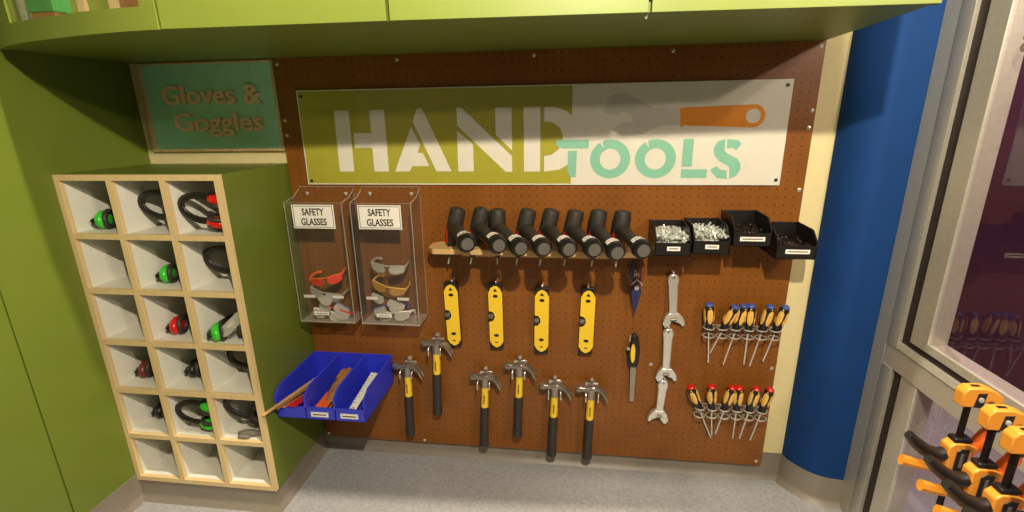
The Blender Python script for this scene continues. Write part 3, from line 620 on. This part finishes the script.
# ================================================================= BLACK BINS
random.seed(11)
BINS = [(47.75, 32.4, 'bright steel bolts', 'leftmost black bin, heaped with bright bolts'), (52.0, 32.7, 'bolts', 'second black bin from the left, heaped with bright screws'), (56.35, 33.7, 'dark', 'third black bin, mounted higher than the others'), (61.1, 32.3, 'dark', 'rightmost black bin, reaching past the pegboard edge')]
BOLT = mat('zinc_plated', (222, 226, 216), .3, .45, var=.1); DKB = mat('blackened_screw', (58, 48, 44), .35, .6, var=.3)
for i, (x0, z0, _, lab) in enumerate(BINS):
    t = thing('black_bin', (x0, 0, z0), lab, 'bin', 'small black hanging bins')
    w = 4.05 if i < 3 else 4.3; D, H, k = 5.5, 3.2, .12
    m = MB().box((0, -.02-k, 0), (w, -.02, H)); m.box((0, -D, 0), (w, -.1, k)); m.box((0, -D, 0), (w, -D+k, 1.5))
    for a in (0, w-k): m.prism([(-D, 0), (-.02, 0), (-.02, H), (-D+1.4, H-.1), (-D, 1.9)], 'x', a, a+k)
    m.build('tray', BLACK, t, bevel=.03)
    m = MB()
    for a in (.06, w-.06): m.tube([(a, -.1, H), (a, -D+1.4, H-.1), (a, -D, 1.9)], .1, 6)
    m.tube([(0, -D+.05, 1.5), (w, -D+.05, 1.5)], .1, 6); m.build('rolled_rim', BLACK, t)
    lx = (1.35, 2.85) if i < 2 else ((.7, 3.4) if i == 2 else (1.0, 3.6))
    s = MB().box((lx[0], -D-.05, .65), (lx[1], -D-.0, 1.15)).build('paper_label', PAPER, t)
    MB().box((lx[0]+.25, -D-.06, .85), (lx[1]-.25, -D-.05, .96)).build('print', INK, s)
    p = MB(); n = 260 if i < 2 else 120
    p.ball((w/2, -D/2, .9), (w/2-.25, D/2-.3, 1.0 if i < 2 else .5), 14, 8)
    for q in range(n):
        c = Vector((random.uniform(.35, w-.35), random.uniform(-D+.35, -.5), 0)); e = min(1, 1-((c.x-w/2)/(w/2))**4)
        c.z = (1.55+.55*e+random.uniform(-.25, .25)) if i < 2 else random.uniform(.9, 1.5)
        dr = Vector((random.uniform(-1, 1), random.uniform(-1, 1), random.uniform(-.5, .8))).normalized(); Lb = random.uniform(.3, .55)
        c2 = c+dr*Lb
        c2.x = min(max(c2.x, .25), w-.25); c2.y = max(c2.y, -D+.25); c2.y = min(c2.y, -.3)
        p.tube([c, c2], .085, 5); p.tube([c2, c2+dr*.05, c2+dr*.1], [.16, .17, .07], 6)
    o = p.build('bolt_heap' if i < 2 else 'screw_heap', BOLT if i < 2 else DKB, at=W(x0, 0, z0+.05))
    tag(o, ['heap of bright bolts in the leftmost black bin', 'heap of bright screws in the second black bin', 'dark screws in the higher black bin', 'dark screws in the rightmost black bin'][i], ['bolts', 'screws', 'screws', 'screws'][i], kind='stuff')

# ================================================================= LEVELS
def hook(x, z, lab, L=1.4, grp='pegs holding the levels and loose tools'):
    t = thing('peg_hook', (x, 0, z), lab, 'hook', grp)
    MB().tube([(0, 0, 0), (0, -L*.8, 0), (0, -L, .1), (0, -L-.05, .25)], .09, 8).build('wire', STEEL, t)
    MB().tube([(0, -.01, -.6), (0, -.07, -.6), (0, -.07, .2), (0, -.01, .2)], .16, 8, upv=(1, 0, 0)).build('back_plate', STEEL, t)
    MB().ball((0, -L-.02, .26), .17, 10, 6).build('tip', STEEL, t)
    return t
lv = thing('torpedo_level', (0, 0, 0), '', 'level', 'yellow torpedo levels')
MB().prism(rrect(-.93, -.2, .93, 9.5, .25), 'y', -.95, -.25).build('body', BLACK, lv, bevel=.05)
MB().prism([(-.95, 1.0), (-.55, .35), (-.1, .08), (.1, .08), (.55, .35), (.95, 1.0), (.95, 8.2), (.6, 8.85), (.15, 9.15), (-.15, 9.15), (-.6, 8.85), (-.95, 8.2), (-.95, 5.5), (-.45, 5.4), (-.2, 5.0), (-.15, 4.55), (-.35, 4.15), (-.6, 3.95), (-.95, 3.9)], 'y', -1.05, -.93).build('face_plate', YEL, lv)
MB().tube([(-.95, -1.0, 4.7), (-.35, -1.0, 4.7)], [.38, .38], 12, upv=(0, 0, 1)).build('plumb_vial', GREYD, lv)
for z in (7.7, 1.9):
    MB().tube([(0, -1.02, z), (0, -1.1, z)], [.36, .34], 14, flat=.62, upv=(0, 0, 1)).build('vial_hole', BLACK, lv)
MB().prism([(-.28, 8.35), (.28, 8.35), (0, 8.8)], 'y', -1.08, -1.04).build('hanging_hole', BLACK, lv)
MB().prism([(-.25, .9), (.25, .9), (.2, .75), (-.2, .75)], 'y', -1.07, -1.04).build('print', INK, lv)
LV = [(21.95, 17.3, -1.2, 'leftmost of the four yellow levels, next to the acrylic dispenser'), (28.0, 17.3, -.4, 'second yellow level from the left'), (34.2, 16.9, .6, 'third yellow level from the left'), (40.25, 17.0, 1.2, 'rightmost of the four yellow levels, with a bright upper vial')]
for i, (x, z, a, lab) in enumerate(LV):
    o = lv if i == 0 else dup(lv)
    place(o, (x, 0, z), (0, R(a), 0), lab)
    hook(x+.12, z+9.6, 'wire peg above the ' + ['leftmost yellow level', 'second yellow level', 'third yellow level', 'rightmost yellow level'][i], L=1.2)

# ================================================================= HAMMERS
hm = thing('claw_hammer', (0, 0, 0), '', 'hammer', 'claw hammers')     # origin at the butt of the handle
MB().tube([(0, 0, 0), (0, 0, .15), (0, 0, 1.2), (.02, 0, 3.2), (.05, 0, 5.6), (.05, 0, 6.7)], [.4, .68, .66, .58, .62, .58], 14, flat=1.0, upv=(1, 0, 0)).build('rubber_grip', RUBBER, hm)
MB().tube([(.05, 0, 6.6), (.08, 0, 8.2), (.1, 0, 9.9)], [.55, .52, .52], 14, flat=1.0, upv=(1, 0, 0)).build('yellow_collar', YEL, hm)
m = MB()
for i in range(6): m.box((-.05, -.56, 7.4+i*.25), (.12 if i % 2 else .16, -.53, 7.55+i*.25))
m.build('print', INK, hm)
MB().tube([(.1, 0, 9.8), (.1, 0, 10.5), (.1, 0, 11.2), (.1, 0, 11.9)], [.5, .62, .6, .5], 12, upv=(1, 0, 0)).build('neck', STEELD, hm)
MB().tube([(-1.95, 0, 11.4), (-1.85, 0, 11.4), (-1.25, 0, 11.4), (-1.15, 0, 11.4), (-.6, 0, 11.4), (.1, 0, 11.45), (.6, 0, 11.5)], [.5, .56, .56, .42, .4, .62, .55], 16, upv=(0, 0, 1)).build('striking_head', STEELD, hm)
m = MB()
for s in (-1, 1): m.tube([(.5, s*.16, 11.6), (1.2, s*.26, 11.5), (1.8, s*.34, 11.0), (2.25, s*.38, 10.1), (2.35, s*.4, 9.7)], [.46, .42, .34, .26, .12], 8, flat=.8, upv=(0, 0, 1))
m.build('claw', STEELD, hm)
hs = thing('hammer_holder', (0, 0, 0), '', 'hook', 'hammer holders')
MB().box((-.9, -.12, -1.5), (.9, 0, -.3)).build('plate', STEEL, hs, bevel=.1)
for s in (-1, 1): MB().tube([(s*.85, -.1, -.9), (s*.85, -2.3, -.9), (s*.85, -2.5, -1.1), (s*.85, -2.55, -1.9)], .1, 8).build('prong', STEEL, hs)
MB().tube([(0, -.0, .1), (0, -.5, .35), (0, -.75, .45)], [.3, .34, .16], 10).build('rivet', STEEL, hs)
HM = [(14.55, 2.5, 1.2, 'leftmost hammer, hanging beside the blue bins'), (19.0, 6.4, 1.6, 'second hammer from the left, hanging high near the dispenser'), (25.8, 1.4, 1.8, 'third hammer from the left, hanging below the second level'),
      (30.8, 3.4, 1.6, 'fourth hammer from the left, hanging below the gap between middle levels'), (35.8, .5, 1.4, 'fifth hammer from the left, second from the right'), (40.95, .4, .8, 'rightmost hammer of the six, below the rightmost level')]
for i, (x, z, a, lab) in enumerate(HM):
    o = hm if i == 0 else dup(hm); place(o, (x, -1.5, z), (0, R(a), R(0)), lab)
    h = hs if i == 0 else dup(hs); place(h, (x+.35, 0, z+11.9), (0, 0, 0), 'two pronged steel holder under the head of ' + lab.split(',')[0].replace('leftmost', 'the leftmost').replace('rightmost', 'the rightmost').replace('second', 'the second').replace('third', 'the third').replace('fourth', 'the fourth').replace('fifth', 'the fifth'))

# ================================================================= WRENCHES
def wrench(x, z, Lw, a, lab, sc_=1.0, flip=1):
    t = thing('adjustable_wrench', (x, -.55, z), lab, 'wrench', 'adjustable wrenches', (0, R(a), 0)); t.scale = (1.2, 1.2, 1)
    MB().prism([(-.48, 0), (-.3, .35), (.3, .35), (.5, 0), (.6, -.5), (.5, -1.2), (.42, -Lw+2.0), (.55, -Lw+1.3), (-.55, -Lw+1.3), (-.42, -Lw+2.0), (-.5, -1.2), (-.6, -.5)], 'y', -.26, .26).build('handle', STEEL, t, bevel=.15)
    MB().prism([(flip*p[0]*1.2, p[1]*1.15-Lw) for p in [(-.45, 1.35), (.45, 1.35), (.75, 1.0), (.95, .5), (1.05, -.1), (.8, -.35), (.55, .1), (.1, .35), (-.15, .5), (-.8, .2), (-.75, .9)]], 'y', -.3, .3).build('fixed_jaw', STEEL, t, bevel=.08)
    MB().prism([(flip*p[0]*1.2, p[1]*1.15-Lw) for p in [(-.8, .65), (-.1, .45), (-.2, .1), (-.45, -.35), (-.75, -.45), (-.95, .1)]], 'y', -.24, .24).build('moving_jaw', STEEL, t, bevel=.06)
    MB().tube([(flip*-.35, -.32, .75-Lw), (flip*.3, -.32, .75-Lw)], .22, 10).build('adjusting_screw', STEELD, t)
    MB().tube([(0, .25, -.1), (0, -.28, -.1)], .17, 10).build('hanging_eye', STEELD, t)
    return t
wrench(51.15, 28.3, 6.6, -4, 'topmost of the three adjustable wrenches in the column')
wrench(51.1, 20.7, 7.1, -1, 'middle adjustable wrench, overlapping the one below'); wrench(51.0, 13.0, 6.0, 3, 'lowest adjustable wrench, pointing down at the board bottom', flip=-1)
for x, z, s in ((51.1, 28.7, 'topmost'), (51.05, 21.1, 'middle'), (51.05, 13.4, 'lowest')): hook(x, z, 'wire peg holding the %s adjustable wrench' % s, L=.9)
# ---- folding saw and snips
sw = thing('jab_saw', (46.85, -.75, 9.8), 'jab saw with black and yellow handle and straight steel blade', 'saw', rot=(0, R(-1), 0))
MB().prism([(-.28, 0), (.28, 0), (.42, 5.8), (-.32, 5.8)], 'y', -.05, .05).build('blade', STEELD, sw)
MB().prism([(-.55, 5.4), (.5, 5.4), (.75, 6.3), (.8, 8.2), (.55, 9.8), (.2, 10.4), (-.3, 10.2), (-.4, 9.2), (-.75, 8.2), (-.8, 6.6)], 'y', -.4, .4).build('handle', BLACK, sw, bevel=.2)
MB().prism(arc(-.12, 7.6, .3, 1.4, 0, 345, 22), 'y', -.47, -.38).build('yellow_inlay', YEL, sw)
MB().tube([(-.75, 0, 8.2), (-.75, -.5, 8.3)], .22, 8).build('lock_button', STEEL, sw)
hook(46.3, 19.2, 'wire peg behind the jab saw handle', L=.3)
sn = thing('tin_snips', (46.5, -1.2, 23.2), 'dark blue tin snips hanging point down beneath the last driver', 'snips')
for s in (-1, 1):
    MB().tube([(0, s*.12, 0), (s*.18, s*.12, 1.6), (s*.32, s*.1, 3.0), (s*.2, 0, 3.8)], [.06, .26, .36, .3], 8, flat=.7, upv=(0, 1, 0)).build('blade', NAVY, sn)
    MB().tube([(s*.1, 0, 3.6), (-s*.55, 0, 4.8), (-s*.75, 0, 5.8), (-s*.55, 0, 6.8), (-s*.35, 0, 7.4)], [.26, .24, .26, .26, .18], 8).build('grip', mat('brown_grip', (110, 58, 40), .5) if s < 0 else NAVY, sn)
MB().tube([(0, -.4, 3.7), (0, .3, 3.7)], .3, 12).build('pivot_bolt', STEEL, sn)
MB().tube([(-.75, -.35, 4.1), (0.0, -.4, 4.9), (.75, -.35, 4.1)], [.1, .12, .1], 6).build('spring', STEEL, sn)
hook(46.4, 28.6, 'short bright peg holding the tin snips', L=1.7)

# ================================================================= SCREWDRIVERS
def rack(x0, z, n, pitch, lab):
    t = thing('screwdriver_rack', (x0, 0, z), lab, 'rack', 'wire screwdriver racks')
    MB().tube([(0, -.25, 0), ((n-1)*pitch, -.25, 0)], .07, 6).build('rail', STEEL, t)
    MB().box((-.35, -.2, -.55), (.5, -.01, .5)).build('mounting_plate', STEEL, t, bevel=.08)
    m = MB(); m.ball((.0, -.35, .2), .25, 8, 6); m.build('screw', STEEL, t)
    for i in range(n):
        m = MB(); m.ring((i*pitch, -1.2, 0), .66, .1, 'z', 18, 6); m.ring((i*pitch, -1.25, -1.1), .7, .1, 'z', 18, 6)
        m.tube([(i*pitch, -.25, 0), (i*pitch, -.55, 0)], .06, 6); m.tube([(i*pitch-.2, -.6, 0), (i*pitch-.2, -.62, -1.1)], .05, 6); m.build('ring_holder', STEEL, t)
    return t
def sdriver(i, ringx, ringz, dx, dz, capm, lab, grp, L=5.0, spin=0, bare=False):
    # the handle rests in a ring; (dx,dz): where its top is relative to the ring
    t = thing('screwdriver', (ringx, -1.2, ringz), lab, 'screwdriver', grp)
    ax = Vector((dx, -.5 if True else 0, dz)).normalized(); t.rotation_euler = (ax.to_track_quat('Z', 'Y') @ Euler((0, 0, spin)).to_quaternion()).to_euler()
    MB().tube([(0, 0, -L), (0, 0, -L+.15), (0, 0, .2)], [.09, .12, .12], 8).build('shaft', STEEL, t)
    MB().tube([(0, 0, .0), (0, 0, .2), (0, 0, .7), (0, 0, 1.3), (0, 0, 2.6), (0, 0, 3.6), (0, 0, 3.95)], [.25, .48, .48, .42, .66, .6, .44], 14).build('handle', BLACK, t)
    MB().tube([(0, 0, 3.85), (0, 0, 4.0), (0, 0, 4.15)], [.5, .5, .36], 14).build('end_cap', capm, t)
    for k in range(4):
        a = R(90*k+45); c = Vector((math.cos(a)*.5, math.sin(a)*.5, 2.55))
        m = MB(); m.ball((0, 0, 0), (.16, .38, 1.25), 10, 8)
        rz = Matrix.Rotation(a, 4, 'Z'); m.turn(Matrix.Translation(c) @ rz); g_ = m.build('grip_inlay', HANDY, t)
        m = MB(); m.ball((0, 0, 0), (.1, .12, .7), 8, 6); m.turn(Matrix.Translation(c+Vector((math.cos(a)*.06, math.sin(a)*.06, 0))) @ rz)
        if k % 2 == 0: m.build('inlay_slot', mat('dark_olive_print', (120, 96, 50), .5), g_)
rack(56.05, 21.6, 6, 1.62, 'upper wire rack holding the blue capped screwdrivers')
rack(55.95, 9.7, 6, 1.6, 'lower wire rack holding the red capped screwdrivers')
up_ = [(-.45, 3.9, 0, 5.0), (.9, 3.1, .5, 3.6), (.55, 3.8, .2, 5.2), (-.2, 3.8, .9, 5.0), (.45, 3.8, .3, 5.2), (.6, 3.8, .75, 4.4)]
n1 = ['leftmost blue capped screwdriver, upright beside the rack plate', 'short blue capped screwdriver leaning right, second in the upper rack', 'third blue capped screwdriver, leaning toward the fourth', 'fourth blue capped screwdriver from the left, nearly upright', 'fifth blue capped screwdriver, next to last in the upper rack', 'rightmost blue capped screwdriver at the board edge']
for i, (dx, dz, sp, L) in enumerate(up_): sdriver(i, 56.05+1.62*i, 21.1, dx, dz, BLUC, n1[i], 'blue capped screwdrivers', L, sp)
lo_ = [(-1.75, 4.1, .2, 5.4), (-.5, 4.0, .9, 4.6), (.55, 3.9, .4, 4.2), (-.2, 3.9, 0, 4.8), (.4, 3.9, .5, 4.8), (.5, 3.9, .8, 5.0)]
n2 = ['leftmost red capped screwdriver, leaning left over the rack plate', 'second red capped screwdriver from the left in the lower rack', 'third red capped screwdriver, leaning right behind the fourth', 'fourth red capped screwdriver, upright with a bright inlay', 'fifth red capped screwdriver, next to last in the lower rack', 'rightmost red capped screwdriver at the board edge']
for i, (dx, dz, sp, L) in enumerate(lo_): sdriver(i, 55.95+1.6*i, 9.4, dx, dz, RED, n2[i], 'red capped screwdrivers', L, sp)

# ================================================================= BAR CLAMPS
rk = thing('clamp_stand', (67.2, -33, -ZF), 'wooden floor stand with a slotted top holding the bar clamps by the window', 'stand')
RT = 11.0+ZF
m = MB().box((-2.6, -9.5, RT), (-.35, 9.5, RT+.75)); m.box((.6, -9.5, RT), (2.6, 9.5, RT+.75)); m.box((-.35, -9.5, RT), (.6, -8.6, RT+.75)); m.box((-.35, 8.6, RT), (.6, 9.5, RT+.75)); m.build('slotted_top', wood('stand_wood', (170, 130, 84), 1), rk)
for sx in (-2, 2):
    for sy in (-8.5, 8.5): MB().box((sx-.5, sy-.5, 0), (sx+.5, sy+.5, RT)).build('leg', wood('stand_leg', (160, 120, 76), 2), rk)
def clamp(x, y, z, lab, rz=0):
    t = thing('bar_clamp', (x, y, z), lab, 'bar clamp', 'yellow and black bar clamps', (0, 0, R(rz))); t.scale = (.82, .82, .92)
    # local: x = jaw direction, bar hangs along -z
    MB().box((-.12, -.28, -17.4), (.12, .28, .5)).build('bar', mat('black_steel_bar', (30, 24, 22), .4, .5), t, bevel=.03)
    MB().prism([(-.95, -.75), (-1.0, .5), (-.6, .95), (.7, 1.0), (1.6, .75), (2.3, .25), (2.5, -.9), (2.0, -.9), (1.5, -.15), (.7, -.35), (.3, -.75)], 'y', -.55, .55).build('fixed_jaw', AMBER, t, bevel=.1)
    MB().prism([(.0, -.7), (.15, .55), (.85, .6), (.75, -.75)], 'y', -.6, -.54).build('black_inset', BLACK, t)
    MB().tube([(.45, -.58, 0), (.45, -.68, 0), (.45, -.72, 0)], [.22, .22, .1], 12).build('silver_pin', STEEL, t)
    MB().box((-.2, -.16, .94), (.5, .16, 1.02)).build('bar_slot', BLACK, t)
    MB().box((1.9, -.5, -1.5), (2.9, .5, -.85)).build('jaw_pad', RUBBER, t, bevel=.12)
    zb = -5.2
    MB().prism([(-.9, zb-2.4), (-1.0, zb+.6), (-.5, zb+1.0), (.6, zb+1.0), (1.4, zb+.7), (1.5, zb+.3), (.9, zb-.1), (.8, zb-1.6), (1.3, zb-2.2), (.9, zb-2.6)], 'y', -.6, .6).build('trigger_body', AMBER, t, bevel=.12)
    MB().prism([(-.3, zb-2.0), (-.3, zb+.3), (.1, zb+.55), (.75, zb+.5), (.65, zb-1.9)], 'y', -.68, -.58).build('side_plate', BLACK, t, bevel=.04)
    MB().box((.05, -.72, zb-1.2), (.3, -.66, zb+.1)).build('silver_strip', GREYD, t)
    MB().box((-.6, -.5, zb+1.0), (.9, .5, zb+1.4)).build('collar', BLACK, t, bevel=.08)
    MB().tube([(.8, 0, zb-.2), (1.7, 0, zb+.8), (2.3, 0, zb+1.9), (2.5, 0, zb+2.3)], [.55, .6, .55, .3], 10, upv=(0, 1, 0)).build('moving_jaw', ORG, t)
    MB().box((1.9, -.5, zb+2.2), (2.9, .5, zb+2.8)).build('lower_pad', RUBBER, t, bevel=.12)
    MB().tube([(-.6, 0, zb-.3), (-1.5, 0, zb-.5), (-2.6, 0, zb-.1), (-3.6, 0, zb+.6), (-4.3, 0, zb+1.3)], [.6, .62, .58, .52, .4], 12, upv=(0, 1, 0)).build('handle_grip', BLACK, t)
    MB().tube([(-.7, 0, zb-1.7), (-2.0, 0, zb-1.7), (-3.2, 0, zb-1.5), (-4.4, 0, zb-1.2)], [.42, .44, .48, .5], 8, flat=.9, upv=(0, 1, 0)).build('trigger', AMBER, t)
for a in [(67.9, -25.6, 27.7, 'farthest bar clamp, the one nearest the blue wall', 0), (67.5, -28.4, 27.7, 'second bar clamp, the middle one of the three heads in view', 0), (67.0, -30.9, 27.7, 'third bar clamp from the blue wall, cut by the right picture edge', 0), (66.5, -33.4, 27.7, 'nearest bar clamp, of which little more than the handles shows', 0)]:
    clamp(*a)
